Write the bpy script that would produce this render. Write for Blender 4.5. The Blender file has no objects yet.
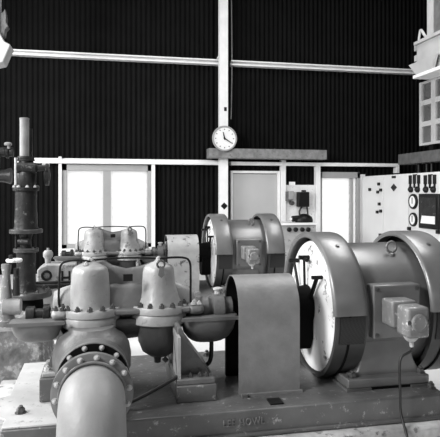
import bpy, bmesh, math, random
from mathutils import Vector, Matrix
random.seed(7)
PI = math.pi
COL = bpy.context.scene.collection
SC = bpy.context.scene

# ------------------------------------------------------------------ frame
F = 560.0; CX = 220.0; HY = 193.0          # focal length in px, picture centre, horizon row
TH = math.radians(11.9)
HC = 1.5                                    # camera height in design coordinates
DZ = 0.30                                   # floor lies at design z = 0.30; everything is lowered by this
FW = (math.sin(TH), math.cos(TH)); RT = (math.cos(TH), -math.sin(TH))

def onY(px, py, Y):
    k = (px - CX) / F
    dx = FW[0] + RT[0]*k; dy = FW[1] + RT[1]*k
    t = Y / dy
    return Vector((dx*t, Y, HC - (py - HY)/F*t))
def onX(px, py, X):
    k = (px - CX) / F
    dx = FW[0] + RT[0]*k; dy = FW[1] + RT[1]*k
    t = X / dx
    return Vector((X, dy*t, HC - (py - HY)/F*t))

# ------------------------------------------------------------------ materials
def mat(name, v, rough=0.5, metal=0.0, var=0.12, scale=6.0, bump=0.0, bscale=60.0, spots=0.0, spotv=0.05, spotscale=22.0, spec=0.5):
    m = bpy.data.materials.new(name); m.use_nodes = True
    nt = m.node_tree; N = nt.nodes; L = nt.links
    b = N['Principled BSDF']
    b.inputs['Roughness'].default_value = rough; b.inputs['Metallic'].default_value = metal
    b.inputs['Specular IOR Level'].default_value = spec
    tc = N.new('ShaderNodeTexCoord')
    n1 = N.new('ShaderNodeTexNoise'); n1.inputs['Scale'].default_value = scale; n1.inputs['Detail'].default_value = 6
    L.new(tc.outputs['Object'], n1.inputs['Vector'])
    r = N.new('ShaderNodeMapRange'); r.inputs['From Min'].default_value = .3; r.inputs['From Max'].default_value = .7
    r.inputs['To Min'].default_value = v*(1-var); r.inputs['To Max'].default_value = min(.95, v*(1+var))
    L.new(n1.outputs['Fac'], r.inputs['Value'])
    out = r.outputs['Result']
    if spots > 0:
        n2 = N.new('ShaderNodeTexNoise'); n2.inputs['Scale'].default_value = spotscale; n2.inputs['Detail'].default_value = 8
        n2.inputs['Roughness'].default_value = .7
        L.new(tc.outputs['Object'], n2.inputs['Vector'])
        r2 = N.new('ShaderNodeMapRange'); r2.inputs['From Min'].default_value = .60 - spots*.12; r2.inputs['From Max'].default_value = .66 - spots*.1
        L.new(n2.outputs['Fac'], r2.inputs['Value'])
        mx = N.new('ShaderNodeMix'); mx.data_type = 'FLOAT'
        mx.inputs[3].default_value = spotv
        L.new(r2.outputs['Result'], mx.inputs[0]); L.new(out, mx.inputs[2])
        out = mx.outputs[0]
    L.new(out, b.inputs['Base Color'])
    if bump > 0:
        n3 = N.new('ShaderNodeTexNoise'); n3.inputs['Scale'].default_value = bscale; n3.inputs['Detail'].default_value = 4
        L.new(tc.outputs['Object'], n3.inputs['Vector'])
        bp = N.new('ShaderNodeBump'); bp.inputs['Strength'].default_value = bump; bp.inputs['Distance'].default_value = .01
        L.new(n3.outputs['Fac'], bp.inputs['Height']); L.new(bp.outputs['Normal'], b.inputs['Normal'])
    return m

M = {}
M['iron']   = mat('dark corrugated iron', .004, .6, var=.25, scale=3, spots=.0, spec=.06)
M['white']  = mat('white painted steel', .78, .5, var=.08, scale=8, spots=.15, spotv=.35, spotscale=30)
M['frame']  = mat('grey white window paint', .32, .5, var=.05, scale=8)
M['rail']   = mat('white rail paint', .85, .45, var=.06, scale=8)
M['floor']  = mat('pale concrete floor', .62, .6, var=.06, scale=2, bump=.1)
M['ceil']   = mat('dark roof', .05, .8)
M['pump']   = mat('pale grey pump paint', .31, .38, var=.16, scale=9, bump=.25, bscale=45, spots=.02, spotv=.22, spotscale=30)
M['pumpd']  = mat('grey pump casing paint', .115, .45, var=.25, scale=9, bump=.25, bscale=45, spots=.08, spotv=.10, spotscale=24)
M['pumpshade']  = mat('lower casing paint with shade', .045, .4, var=.3, scale=9, bump=.25, bscale=45)  # pump paint darkened so its colour carries the shade on the underside
M['pumpr']  = mat('worn grey pump paint', .30, .45, var=.35, scale=8, bump=.25, bscale=45, spots=.4, spotv=.10, spotscale=14)
M['pipe']   = mat('pale grey pipe paint', .225, .5, var=.1, scale=8, bump=.15, bscale=60, spots=.0, spotv=.2, spotscale=30)
M['flange'] = mat('flange paint', .13, .35, var=.25, scale=16, bump=.15)
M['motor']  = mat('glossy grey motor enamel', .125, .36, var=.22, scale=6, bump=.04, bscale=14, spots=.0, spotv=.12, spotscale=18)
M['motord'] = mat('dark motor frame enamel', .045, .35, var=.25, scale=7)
M['black']  = mat('black metal', .008, .4, var=.3, spec=.2)
M['matt']   = mat('matt black', .005, .8, var=.3, spec=.1)
M['disc']   = mat('white end shield enamel', .72, .45, var=.10, scale=6, spots=.42, spotv=.08, spotscale=11)
M['guard']  = mat('grey sheet guard paint', .19, .42, var=.14, scale=14, bump=.15, bscale=70, spots=.0, spotv=.10, spotscale=34)
M['tbox']   = mat('worn terminal box paint', .18, .35, var=.15, scale=20, bump=.1, spots=.05, spotv=.6, spotscale=40)
M['guardr'] = mat('scuffed guard paint', .36, .45, var=.15, scale=12, spots=.22, spotv=.08, spotscale=14)
M['base']   = mat('oily base casting', .10, .38, var=.35, scale=5, bump=.2, bscale=40, spots=.12, spotv=.30, spotscale=26)
M['basew']  = mat('pale worn base top', .42, .5, var=.15, scale=7, bump=.1, spots=.1, spotv=.2)
M['plinth'] = mat('concrete plinth', .42, .8, var=.3, scale=12, bump=.4, bscale=50, spots=.3, spotv=.15, spotscale=16)
M['stone']  = mat('rough mottled concrete', .16, .85, var=.5, scale=10, bump=1.0, bscale=28, spots=.6, spotv=.36, spotscale=10)
M['bolt']   = mat('bolt steel', .07, .35, metal=.2, var=.4, scale=60)
M['boltl']  = mat('painted pale bolt', .42, .4, var=.3, scale=60)
M['valve']  = mat('dark oily cast iron', .016, .42, var=.5, scale=14, bump=.3, spots=.06, spotv=.12, spotscale=20, spec=.3)
M['vflange']= mat('worn dark flange iron', .05, .32, var=.5, scale=20, bump=.2)
M['galv']   = mat('galvanised pipe', .27, .38, metal=.2, var=.25, scale=10, bump=.1)
M['timber'] = mat('grey weathered timber', .20, .7, var=.3, scale=14, spots=.2, spotv=.10)
M['timberd']= mat('dark weathered timber', .09, .7, var=.3, scale=14)
M['door']   = mat('pale grey door paint', .46, .5, var=.05, scale=3)
M['panel']  = mat('cream switchboard enamel', .72, .4, var=.04, scale=3)
M['dial']   = mat('dial white', .85, .4, var=.02)
M['louvre'] = mat('grey louvre paint', .33, .5, var=.08)
M['crane']  = mat('pale crane paint', .45, .5, var=.12, scale=4)
M['letter'] = mat('raised lettering paint', .13, .4, var=.3, scale=30, spots=.1, spotv=.3, spotscale=60)
M['wire']   = mat('black cable', .015, .5)

for k_ in ('motor',):
    M[k_].node_tree.nodes['Principled BSDF'].inputs['Coat IOR'].default_value = 1.5; M[k_].node_tree.nodes['Principled BSDF'].inputs['Coat Weight'].default_value = .45
    M[k_].node_tree.nodes['Principled BSDF'].inputs['Coat Roughness'].default_value = .24
# grille material: black wire mesh pattern
g = mat('black wire mesh', .02, .5)
nt = g.node_tree; bs = nt.nodes['Principled BSDF']
for l in list(bs.inputs['Base Color'].links): nt.links.remove(l)
tc = nt.nodes.new('ShaderNodeTexCoord'); mp = nt.nodes.new('ShaderNodeMapping'); mp.inputs['Rotation'].default_value = (.6, .6, .78)
ck = nt.nodes.new('ShaderNodeTexChecker'); ck.inputs['Scale'].default_value = 190
ck.inputs['Color1'].default_value = (.016,.016,.016,1); ck.inputs['Color2'].default_value = (.002,.002,.002,1)
nt.links.new(tc.outputs['Object'], mp.inputs['Vector']); nt.links.new(mp.outputs['Vector'], ck.inputs['Vector']); nt.links.new(ck.outputs['Color'], bs.inputs['Base Color'])
M['mesh'] = g

# frosted louvre glass
gm = bpy.data.materials.new('frosted louvre glass'); gm.use_nodes = True
nt = gm.node_tree; nt.nodes.remove(nt.nodes['Principled BSDF'])
out = nt.nodes['Material Output']; tr = nt.nodes.new('ShaderNodeBsdfTranslucent'); tr.inputs[0].default_value = (.92,.92,.92,1)
tp = nt.nodes.new('ShaderNodeBsdfTransparent'); mx = nt.nodes.new('ShaderNodeMixShader'); mx.inputs[0].default_value = .35
nt.links.new(tr.outputs[0], mx.inputs[1]); nt.links.new(tp.outputs[0], mx.inputs[2]); nt.links.new(mx.outputs[0], out.inputs[0])
M['glass'] = gm

# ------------------------------------------------------------------ mesh builder
class MB:
    def __init__(s): s.bm = bmesh.new()
    def box(s, x0, x1, y0, y1, z0, z1):
        v = [s.bm.verts.new((x, y, z)) for x in (x0, x1) for y in (y0, y1) for z in (z0, z1)]
        for f in ((0,1,3,2),(4,6,7,5),(0,4,5,1),(2,3,7,6),(0,2,6,4),(1,5,7,3)): s.bm.faces.new([v[i] for i in f])
        return s
    def ring_loft(s, rings, closed=True, caps=True):
        vs = [[s.bm.verts.new(p) for p in r] for r in rings]
        n = len(vs[0])
        for a, b in zip(vs, vs[1:]):
            for i in range(n if closed else n-1):
                j = (i+1) % n
                s.bm.faces.new((a[i], a[j], b[j], b[i]))
        if caps:
            s.bm.faces.new(vs[0][::-1]); s.bm.faces.new(vs[-1])
        return s
    def lathe(s, prof, axis, c, seg=48, sx=1.0, sy=1.0, caps=True):
        """prof: (a, r) along axis from centre c; sx, sy squash the two cross axes"""
        rings = []
        for a, r in prof:
            ring = []
            for i in range(seg):
                t = 2*PI*i/seg; u = math.cos(t)*max(r, 1e-4)*sx; w = math.sin(t)*max(r, 1e-4)*sy
                if axis == 'X': p = (c[0]+a, c[1]+u, c[2]+w)
                elif axis == 'Y': p = (c[0]+u, c[1]+a, c[2]+w)
                else: p = (c[0]+u, c[1]+w, c[2]+a)
                ring.append(p)
            rings.append(ring)
        return s.ring_loft(rings, caps=caps)
    def cyl(s, p0, p1, r0, r1=None, seg=20):
        if r1 is None: r1 = r0
        p0 = Vector(p0); p1 = Vector(p1); d = (p1-p0).normalized()
        u = d.orthogonal().normalized(); w = d.cross(u)
        return s.ring_loft([[p + (u*math.cos(2*PI*i/seg) + w*math.sin(2*PI*i/seg))*r for i in range(seg)] for p, r in ((p0, r0), (p1, r1))])
    def tube(s, pts, r, seg=12, smooth=4):
        pts = [Vector(p) for p in pts]
        P = []
        n = len(pts)
        for i in range(n-1):
            a = pts[max(i-1,0)]; b = pts[i]; c = pts[i+1]; d = pts[min(i+2,n-1)]
            for k in range(smooth):
                t = k/smooth
                P.append(.5*((2*b) + (c-a)*t + (2*a-5*b+4*c-d)*t*t + (3*b-a-3*c+d)*t**3))
        P.append(pts[-1])
        rings = []; u = None
        for i, p in enumerate(P):
            d = (P[min(i+1, len(P)-1)] - P[max(i-1, 0)]).normalized()
            if u is None: u = d.orthogonal().normalized()
            else:
                u = (u - d*u.dot(d)).normalized()
            w = d.cross(u)
            rr = r(i/(len(P)-1)) if callable(r) else r
            rings.append([p + (u*math.cos(2*PI*k/seg) + w*math.sin(2*PI*k/seg))*rr for k in range(seg)])
        return s.ring_loft(rings)
    def prism(s, poly, axis, a0, a1):
        """poly in the other two axes (order x,y,z minus axis), extruded a0..a1"""
        def P(q, a):
            return (a, q[0], q[1]) if axis == 'X' else ((q[0], a, q[1]) if axis == 'Y' else (q[0], q[1], a))
        return s.ring_loft([[P(q, a0) for q in poly], [P(q, a1) for q in poly]])
    def shell(s, axis_c, x0, x1, ro, ri, t0, t1, seg=48, rimx=0.0):
        """partial cylinder shell about the X axis; t from +Z towards -Y (the near side)"""
        rings = []
        for i in range(seg+1):
            t = t0 + (t1-t0)*i/seg
            c, w = math.cos(t), -math.sin(t)
            q = [(x0, ro), (x0, ri), (x1, ri), (x1, ro)]
            rings.append([(x, axis_c[0] + w*r, axis_c[1] + c*r) for x, r in q])
        return s.ring_loft(rings)
    def torus(s, c, R, r, axis='Y', seg=24, ss=10):
        rings = []
        for i in range(seg):
            t = 2*PI*i/seg
            ring = []
            for k in range(ss):
                p = 2*PI*k/ss; rr = R + r*math.cos(p); h = r*math.sin(p)
                a, b = rr*math.cos(t), rr*math.sin(t)
                q = {'Y': (a, h, b), 'X': (h, a, b), 'Z': (a, b, h)}[axis]
                ring.append(Vector(c) + Vector(q))
            rings.append(ring)
        vs = [[s.bm.verts.new(p) for p in r_] for r_ in rings]
        for i in range(seg):
            a = vs[i]; b = vs[(i+1) % seg]
            for k in range(ss):
                j = (k+1) % ss
                s.bm.faces.new((a[k], a[j], b[j], b[k]))
        return s
    def build(s, name, m, parent=None, bevel=0.0, sharp=38, subsurf=0):
        bm = s.bm
        bmesh.ops.recalc_face_normals(bm, faces=bm.faces)
        for f in bm.faces: f.smooth = True
        for e in bm.edges:
            if len(e.link_faces) == 2 and e.calc_face_angle(0) > math.radians(sharp): e.smooth = False
        if parent is not None:
            org = WORLD[parent]
        else:
            cs = [v.co for v in bm.verts]
            org = Vector((sum(c.x for c in cs)/len(cs), sum(c.y for c in cs)/len(cs), min(c.z for c in cs)))
        for v in bm.verts: v.co -= org
        me = bpy.data.meshes.new(name); bm.to_mesh(me); bm.free()
        me.materials.append(m if not isinstance(m, str) else M[m])
        o = bpy.data.objects.new(name, me); COL.objects.link(o)
        if parent is not None:
            o.parent = parent; WORLD[o] = org.copy()
        else:
            o.location = (org.x, org.y, org.z - DZ); WORLD[o] = org.copy()
        if bevel > 0:
            b = o.modifiers.new('bevel', 'BEVEL'); b.width = bevel; b.segments = 2; b.limit_method = 'ANGLE'; b.angle_limit = math.radians(40)
        return o
WORLD = {}

def tag(o, label, cat, group=None, kind=None):
    o['label'] = label; o['category'] = cat
    if group: o['group'] = group
    if kind: o['kind'] = kind
    return o
def struct(o): o['kind'] = 'structure'; return o
def thing(name, label, cat, loc, group=None):
    o = bpy.data.objects.new(name, None); COL.objects.link(o)
    loc = Vector(loc); o.location = (loc.x, loc.y, loc.z - DZ); o.empty_display_size = .1
    WORLD[o] = loc
    return tag(o, label, cat, group)

def hexmesh(name, r, h, m, stud=True):
    b = MB()
    b.lathe([(0, r*1.35), (h*.12, r*1.35)], 'Z', (0,0,0), 16)
    b.lathe([(h*.12, r), (h*.85, r), (h, r*.82)], 'Z', (0,0,0), 6)
    if stud: b.lathe([(h, r*.5), (h*1.35, r*.5), (h*1.45, r*.35)], 'Z', (0,0,0), 10)
    bm = b.bm
    bmesh.ops.recalc_face_normals(bm, faces=bm.faces)
    me = bpy.data.meshes.new(name); bm.to_mesh(me); bm.free(); me.materials.append(M[m]); return me
BOLT = hexmesh('bolt', .0105, .014, 'bolt'); BOLTP = hexmesh('bolt_pale', .0115, .012, 'boltl'); BOLTB = hexmesh('bolt_big', .018, .022, 'bolt')
SCREW = hexmesh('screw', .006, .004, 'bolt', False)
def bolt(parent, p, d=(0,0,1), me=None, name='bolt', s=1.0):
    o = bpy.data.objects.new(name, me or BOLT); COL.objects.link(o); o.parent = parent
    o.location = Vector(p) - WORLD[parent]
    o.rotation_mode = 'QUATERNION'
    q = Vector((0,0,1)).rotation_difference(Vector(d)); o.rotation_quaternion = q
    o.scale = (s, s, s)
    return o

def children(o): return [c for c in bpy.data.objects if c.parent == o]
def copy_tree(o, dv=(0,0,0), parent=None, skip=()):
    c = o.copy(); COL.objects.link(c)
    if parent is not None: c.parent = parent
    else: c.location = o.location + Vector(dv)
    for ch in KIDS.get(o, []):
        if ch.name.split('.')[0] in skip: continue
        copy_tree(ch, parent=c, skip=skip)
    return c
KIDS = {}
def index():
    KIDS.clear()
    for o in bpy.data.objects:
        if o.parent: KIDS.setdefault(o.parent, []).append(o)

YA = 2.84; ZA = .90          # shaft line of the front set
YR = 2.71                    # the rear set stands this far behind
YW = 8.70                    # back wall

# ================================================================== ROOM
b = MB(); b.box(-4.2, 6.2, -3.0, 9.3, .20, .30); struct(b.build('floor', 'floor'))
b = MB(); b.box(-4.2, 6.2, -3.0, 9.3, 5.6, 5.7); struct(b.build('ceiling', 'ceil'))

# window and opening rectangles on the back wall (x0, x1, z0, z1)
w1a = onY(61, 164, YW); w1b = onY(153, 247, YW)
W1 = (w1a.x, w1b.x, w1b.z, w1a.z)
w2a = onY(318, 172, YW); w2b = onY(358.5, 247, YW)
W2 = (w2a.x, w2b.x, w2b.z, w2a.z)
XL, XR, ZT = -4.2, 6.0, 5.6
def corr(bm_, x0, x1, z0, z1, pitch=.076, amp=.009):
    n = max(2, int((x1-x0)/pitch*6))
    prev = None
    for i in range(n+1):
        x = x0 + (x1-x0)*i/n
        y = YW + amp*math.cos(2*PI*x/pitch)
        a = bm_.verts.new((x, y, z0)); c = bm_.verts.new((x, y, z1))
        d = bm_.verts.new((x, y+.02, z0)); e = bm_.verts.new((x, y+.02, z1))
        if prev:
            bm_.faces.new((prev[0], a, c, prev[1])); bm_.faces.new((prev[2], prev[3], e, d))
            bm_.faces.new((prev[1], c, e, prev[3])); bm_.faces.new((prev[0], prev[2], d, a))
        else: bm_.faces.new((a, c, e, d))
        prev = (a, c, d, e)
    bm_.faces.new((prev[0], prev[2], prev[3], prev[1]))
b = MB()
corr(b.bm, XL, W1[0], DZ, ZT); corr(b.bm, W1[0], W1[1], DZ, W1[2]); corr(b.bm, W1[0], W1[1], W1[3], ZT)
corr(b.bm, W1[1], W2[0], DZ, ZT); corr(b.bm, W2[0], W2[1], DZ, W2[2]); corr(b.bm, W2[0], W2[1], W2[3], ZT); corr(b.bm, W2[1], XR, DZ, ZT)
struct(b.build('wall_back', 'iron', sharp=60))

# left wall with a row of tall window openings, front wall with two openings, right wall closed
b = MB()
b.box(-4.3, -4.2, -3, 9.3, DZ, 1.0); b.box(-4.3, -4.2, -3, 9.3, 4.2, 5.6)
for y in (-3.0, .2, 3.2, 6.2): b.box(-4.3, -4.2, y, y+.35, 1.0, 4.2)
b.box(-4.3, -4.2, 7.2, 9.3, 1.0, 4.2)
struct(b.build('wall_left', 'iron'))
b = MB(); b.box(6.0, 6.1, -3, 9.3, DZ, 5.6); struct(b.build('wall_right', 'iron'))
b = MB(); b.box(-4.2, -2.5, -3.1, -3, DZ, 5.6); b.box(-2.5, 3.5, -3.1, -3, DZ, 2.2); b.box(-2.5, 3.5, -3.1, -3, 3.4, 5.6); b.box(3.5, 6.1, -3.1, -3, DZ, 5.6)
struct(b.build('wall_front', 'iron'))

# ---- windows in the back wall
def window(idx, W, mull, left=.09, right=.09):
    x0, x1, z0, z1 = W
    yf, yb = YW-.06, YW+.04
    b = MB()
    b.box(x0, x0+left, yf, yb, z0, z1); b.box(x1-right, x1, yf, yb, z0, z1)
    b.box(x0, x1, yf, yb, z1-.10, z1); b.box(x0, x1, yf, yb, z0, z0+.07)
    root = struct(b.build('window_%d' % idx, 'frame', bevel=.004))
    WORLD[root] = WORLD[root]
    for a, c in mull:
        q = MB(); q.box(a, c, yf+.01, yb, z0+.07, z1-.10); q.build('mullion', 'frame', root)
    edges = [x0+left] + [v for m_ in mull for v in m_] + [x1-right]
    for i in range(0, len(edges), 2):
        q = MB(); a, c = edges[i]+.004, edges[i+1]-.004
        n = int((z1-.10-z0-.07)/.13)
        h = (z1-.10-z0-.07)/n
        for k in range(n):
            zc = z0+.07+h*(k+.5)
            q.ring_loft([[(a, YW-.012, zc+h*.52), (a, YW-.006, zc+h*.52), (a, YW+.022, zc-h*.52), (a, YW+.016, zc-h*.52)],
                         [(c, YW-.012, zc+h*.52), (c, YW-.006, zc+h*.52), (c, YW+.022, zc-h*.52), (c, YW+.016, zc-h*.52)]])
        q.build('louvre_pane', 'glass', root)
    return root
X = lambda px: onY(px, 200, YW).x
Z = lambda px, py: onY(px, py, YW).z
win1 = window(1, W1, [(X(103), X(111))])
win2 = window(2, W2, [(X(349.5), X(352))], left=.05, right=.05)
b = MB(); b.box(W1[0]-.02, W1[1]+.02, YW-.12, YW-.06, W1[2]-.05, W1[2]+.01); struct(b.build('trim_1', 'rail'))
# upright trims either side of window 1 running up to the rail
b = MB(); b.box(X(59), X(62), YW-.10, YW-.02, DZ, Z(60,157)); struct(b.build('trim_2', 'rail'))
b = MB(); b.box(X(151), X(154.5), YW-.10, YW-.02, DZ, Z(152,160)); struct(b.build('trim_3', 'rail'))
# ---- wall framing: rails and post, one steel member each
zr = Z(120, 162)
b = MB(); b.box(X(16), X(220), YW-.13, YW-.02, zr-.035, zr+.02); b.box(X(16), X(220), YW-.05, YW-.02, zr+.02, zr+.045)
struct(b.build('trim_4', 'rail', bevel=.003))
b = MB(); b.box(X(229), X(280), YW-.13, YW-.02, zr-.035, zr+.02); struct(b.build('trim_5', 'rail', bevel=.003))
b = MB(); b.box(X(283.5), X(395.5), YW-.13, YW-.02, zr-.035, zr+.02); b.box(X(392.5), X(395.5), YW-.13, YW-.02, zr-.14, zr-.035)
struct(b.build('trim_6', 'rail', bevel=.003))
zu = Z(120, 59.5)
def girt(n, x0, x1):
    b = MB(); b.box(x0, x1, YW-.14, YW-.02, zu-.035, zu-.01); b.box(x0, x1, YW-.05, YW-.02, zu-.01, zu+.05); b.box(x0, x1, YW-.14, YW-.05, zu+.025, zu+.045)
    struct(b.build(n, 'rail', bevel=.002))
girt('trim_7', X(-60), X(219.5)); girt('trim_8', X(229.5), X(450))
XP = lambda px: onY(px, 200, YW-.23).x
# main post: an I section
b = MB(); b.box(XP(219.4), XP(227.9), YW-.24, YW-.225, DZ, ZT); b.box(XP(223.8), XP(225.2), YW-.225, YW-.16, DZ, ZT); b.box(XP(219.4), XP(227.9), YW-.16, YW-.145, DZ, ZT)
post = struct(b.build('trim_9', 'rail'))
b = MB(); b.tube([(X(229.3), YW-.1, ZT-.02), (X(230.5), YW-.1, Z(231, 60)), (X(229.6), YW-.1, Z(230, 120))], .009); b.build('conduit', 'galv', post)
b = MB(); b.cyl(Vector((X(215), YW-.16, Z(215, 61))), Vector((X(221), YW-.2, Z(222, 51))), .008); b.build('brace', 'rail', post)
pd = onY(224.3, 206, YW-.25); b = MB(); s_ = .055
b.prism([(pd.x-s_, pd.z), (pd.x, pd.z-s_), (pd.x+s_, pd.z), (pd.x, pd.z+s_)], 'Y', YW-.245, YW-.24); b.build('diamond_plate', 'black', post)
pd = onY(225.5, 109, YW-.25); b = MB(); b.box(pd.x-.02, pd.x+.02, YW-.245, YW-.24, pd.z-.03, pd.z+.03); b.build('cleat', 'black', post)
# upright beyond the door
b = MB(); b.box(X(279), X(283.6), YW-.12, YW-.02, DZ, Z(281, 160.5)); struct(b.build('trim_10', 'rail', bevel=.003))
b = MB(); b.box(X(313.5), X(317.8), YW-.12, YW-.02, DZ, Z(315, 166)); struct(b.build('trim_11', 'rail', bevel=.003))
b = MB(); b.box(X(358.8), X(363), YW-.08, YW-.02, DZ, Z(360, 174.5)); struct(b.build('trim_12', 'panel'))
# door
x0, x1, z1 = X(229.8), X(278.6), Z(250, 171)
b = MB(); b.box(x0, x0+.03, YW-.09, YW-.015, DZ, z1); b.box(x1-.045, x1, YW-.09, YW-.015, DZ, z1); b.box(x0+.03, x1-.045, YW-.09, YW-.015, z1-.04, z1)
dr = struct(b.build('door_1', 'rail', bevel=.003))
b = MB(); b.box(x0+.035, x1-.05, YW-.06, YW-.03, DZ+.01, z1-.05); b.build('door_leaf', 'door', dr)

# timber board over the door
p0 = onY(209, 148, YW-.35); p1 = onY(327, 151.5, YW-.35)
b = MB(); b.box(p0.x, p1.x, YW-.35, YW-.145, p0.z-.15, p0.z)
t = tag(b.build('timber_beam', 'timber', bevel=.006), 'long grey timber beam lying across wall above the door beside clock', 'beam')

# clock
cp = onY(224.6, 138.5, YW-.39)
ck_ = thing('wall_clock', 'round white wall clock with black hands mounted on white post', 'clock', (cp.x, YW-.36, cp.z-.19))
c0 = (cp.x, YW-.36, cp.z)
b = MB(); b.lathe([(0, .178), (-.008, .190), (-.035, .195), (-.045, .188), (-.045, .172), (-.03, .170)], 'Y', c0, 48, caps=False); b.lathe([(.0, .18), (-.02, .182)], 'Y', c0, 48); b.build('rim', 'louvre', ck_)
b = MB(); b.lathe([(-.022, .176), (-.030, .174)], 'Y', c0, 48); face = b.build('dial', 'dial', ck_)
for h in range(12):
    a = h*PI/6; b = MB(); d = Vector((math.sin(a), 0, math.cos(a))); sd = Vector((math.cos(a), 0, -math.sin(a)))*.0055
    q = Vector(c0) + Vector((0, -.033, 0)); l0, l1 = .13, .148
    b.ring_loft([[q+d*l0-sd, q+d*l1-sd, q+d*l1+sd, q+d*l0+sd], [p+Vector((0,.004,0)) for p in (q+d*l0-sd, q+d*l1-sd, q+d*l1+sd, q+d*l0+sd)]])
    b.build('hour_mark', 'black', face)
def hand(nm, ang, l, w, dy):
    a = math.radians(ang); d = Vector((math.sin(a), 0, math.cos(a))); sd = Vector((math.cos(a), 0, -math.sin(a)))*w
    q = Vector(c0) + Vector((0, -.038-dy, 0)); P = [q-d*.02-sd, q+d*l-sd*.5, q+d*l+sd*.5, q-d*.02+sd]
    b = MB(); b.ring_loft([P, [p+Vector((0,.003,0)) for p in P]]); b.build(nm, 'black', ck_)
hand('hour_hand', -14, .10, .011, 0); hand('minute_hand', 122, .135, .009, .004)
b = MB(); b.cyl((cp.x, YW-.405, cp.z), (cp.x, YW-.38, cp.z), .012); b.build('centre_boss', 'black', ck_)
b = MB(); b.box(cp.x-.04, cp.x+.04, YW-.36, YW-.24, cp.z-.05, cp.z+.05); b.build('wall_bracket', 'rail', ck_)

# switch backing board between the uprights
x0, x1 = X(284), X(313.2); zt = Z(298, 185)
bd = thing('backing_board', 'white painted backing board for switchgear between door and right window', 'board', ((x0+x1)/2, YW-.1, DZ))
b = MB(); b.box(x0, x1, YW-.07, YW-.02, DZ, zt); b.build('board', 'white', bd)
b = MB(); b.box(x0+.06, x0+.16, YW-.09, YW-.07, zt-.01, zt+.05); b.build('top_clip', 'rail', bd)
def ybox(px0, px1, py0, py1, y0, y1):
    a = onY(px0, py0, y0); c = onY(px1, py1, y0); b = MB(); b.box(a.x, c.x, y0, y1, c.z, a.z); return b
s1 = thing('wall_switch', 'small grey switch box left of black isolator on white board', 'switch', onY(290, 200, YW-.16))
ybox(285.5, 289, 191.5, 201, YW-.13, YW-.07).build('side_plate', 'flange', s1, bevel=.004)
ybox(289, 294, 191, 199.5, YW-.15, YW-.07).build('cover', 'louvre', s1, bevel=.006)
p = onY(292, 203, YW-.12); b = MB(); b.cyl((p.x, YW-.14, p.z), (p.x, YW-.07, p.z), .035); b.build('knob', 'bolt', s1)
s2 = thing('isolator_box', 'black isolator box with looped cables below on white board', 'electrical box', onY(304, 207, YW-.2))
ybox(299, 309.5, 192, 207, YW-.2, YW-.07).build('enclosure', 'black', s2, bevel=.008)
p = onY(304, 191.3, YW-.16); b = MB(); b.box(p.x-.03, p.x+.03, YW-.17, YW-.12, p.z-.01, p.z+.02); b.build('top_lug', 'black', s2)
for a_, c_ in ((301.5, 299.5), (306, 307.5)):
    q0 = onY(a_+1, 206, YW-.12); q1 = onY(c_, 211, YW-.12); q2 = onY(c_+.5, 217, YW-.12)
    b = MB(); b.tube([q0, q1, q2], .014); b.build('cable', 'wire', s2)

# control desk in front of the board, black apparatus on it
yd = 7.75
a = onY(258, 223.5, yd); c = onY(316, 240, yd)
dk = thing('control_desk', 'white topped control desk with black knobs behind the motors', 'desk', ((a.x+c.x)/2, yd+.2, DZ))
b = MB(); b.box(a.x-.02, c.x+.02, yd-.03, yd+.5, a.z-.03, a.z); b.build('desk_top', 'rail', dk, bevel=.004)
b = MB(); b.box(a.x, c.x, yd, yd+.45, DZ, a.z-.03); b.build('cabinet', 'guardr', dk, bevel=.004)
for px in (289, 295.5, 302, 308):
    p = onY(px, 229.5, yd); b = MB(); b.lathe([(0, .034), (-.03, .032), (-.04, .02)], 'Y', (p.x, yd, p.z), 20); b.build('knob', 'black', dk)
am = thing('rotary_starter', 'rounded black starter apparatus standing on desk below the isolator box', 'electrical apparatus', onY(303, 223.5, yd+.2))
p = onY(304, 223.5, yd+.2); b = MB(); b.lathe([(0, .135), (.03, .14), (.08, .12), (.12, .06), (.13, .0)], 'Z', (p.x, yd+.2, a.z), 28, sy=.7); b.build('housing', 'black', am)
p = onY(293.5, 219, yd+.2); b = MB(); b.cyl((p.x-.02, yd+.2, a.z+.05), (p.x+.08, yd+.2, a.z+.06), .045); b.build('side_drum', 'black', am)
p = onY(290.5, 219, yd+.1); b = MB(); b.lathe([(0, .02), (-.02, .018)], 'Y', (p.x+.02, yd+.155, a.z+.055), 14); b.build('end_cap', 'dial', am)

# ================================================================== SWITCHBOARD along the right
XS = 4.2
def sb(px, py): return onX(px, py, XS)
y_far = YW-.14
y1_ = sb(383, 200).y; y2_ = sb(408.5, 200).y; y3_ = 5.6
ztop = sb(440, 171.5).z
def cabinet(name, label, ya, yb, zt):
    r = thing(name, label, 'switchboard', (XS+.3, (ya+yb)/2, DZ), None)
    b = MB(); b.box(XS+.012, XS+.6, ya, yb, DZ, zt); b.build('cabinet_body', 'panel', r, bevel=.006)
    b = MB(); b.box(XS, XS+.012, ya+.008, yb-.008, DZ+.08, zt-.02); dp = b.build('front_panel', 'panel', r, bevel=.003)
    return r, dp
cA, pA = cabinet('switchboard_cabinet', 'white switchboard cabinet with small black handles next to the right window', y1_+.003, y_far, ztop-.0)
cB, pB = cabinet('switchboard_cabinet', 'plain white switchboard cabinet with one black diamond badge', y2_+.003, y1_-.003, ztop)
cC, pC = cabinet('switchboard_cabinet', 'white switchboard cabinet carrying round meters and black chart recorder', y3_, y2_-.003, ztop)
def xbox(p, w, h, d, nm, m, parent, bev=0):
    b = MB(); b.box(XS-d, XS, p.y-w/2, p.y+w/2, p.z-h/2, p.z+h/2); return b.build(nm, m, parent, bevel=bev)
for px, py in ((379.5, 184), (381.5, 190), (378.5, 192), (380, 204), (381.5, 211), (378, 212), (381, 235), (370.5, 189.5)):
    xbox(sb(px, py), .045, .045, .03, 'handle', 'black', cA)
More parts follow.
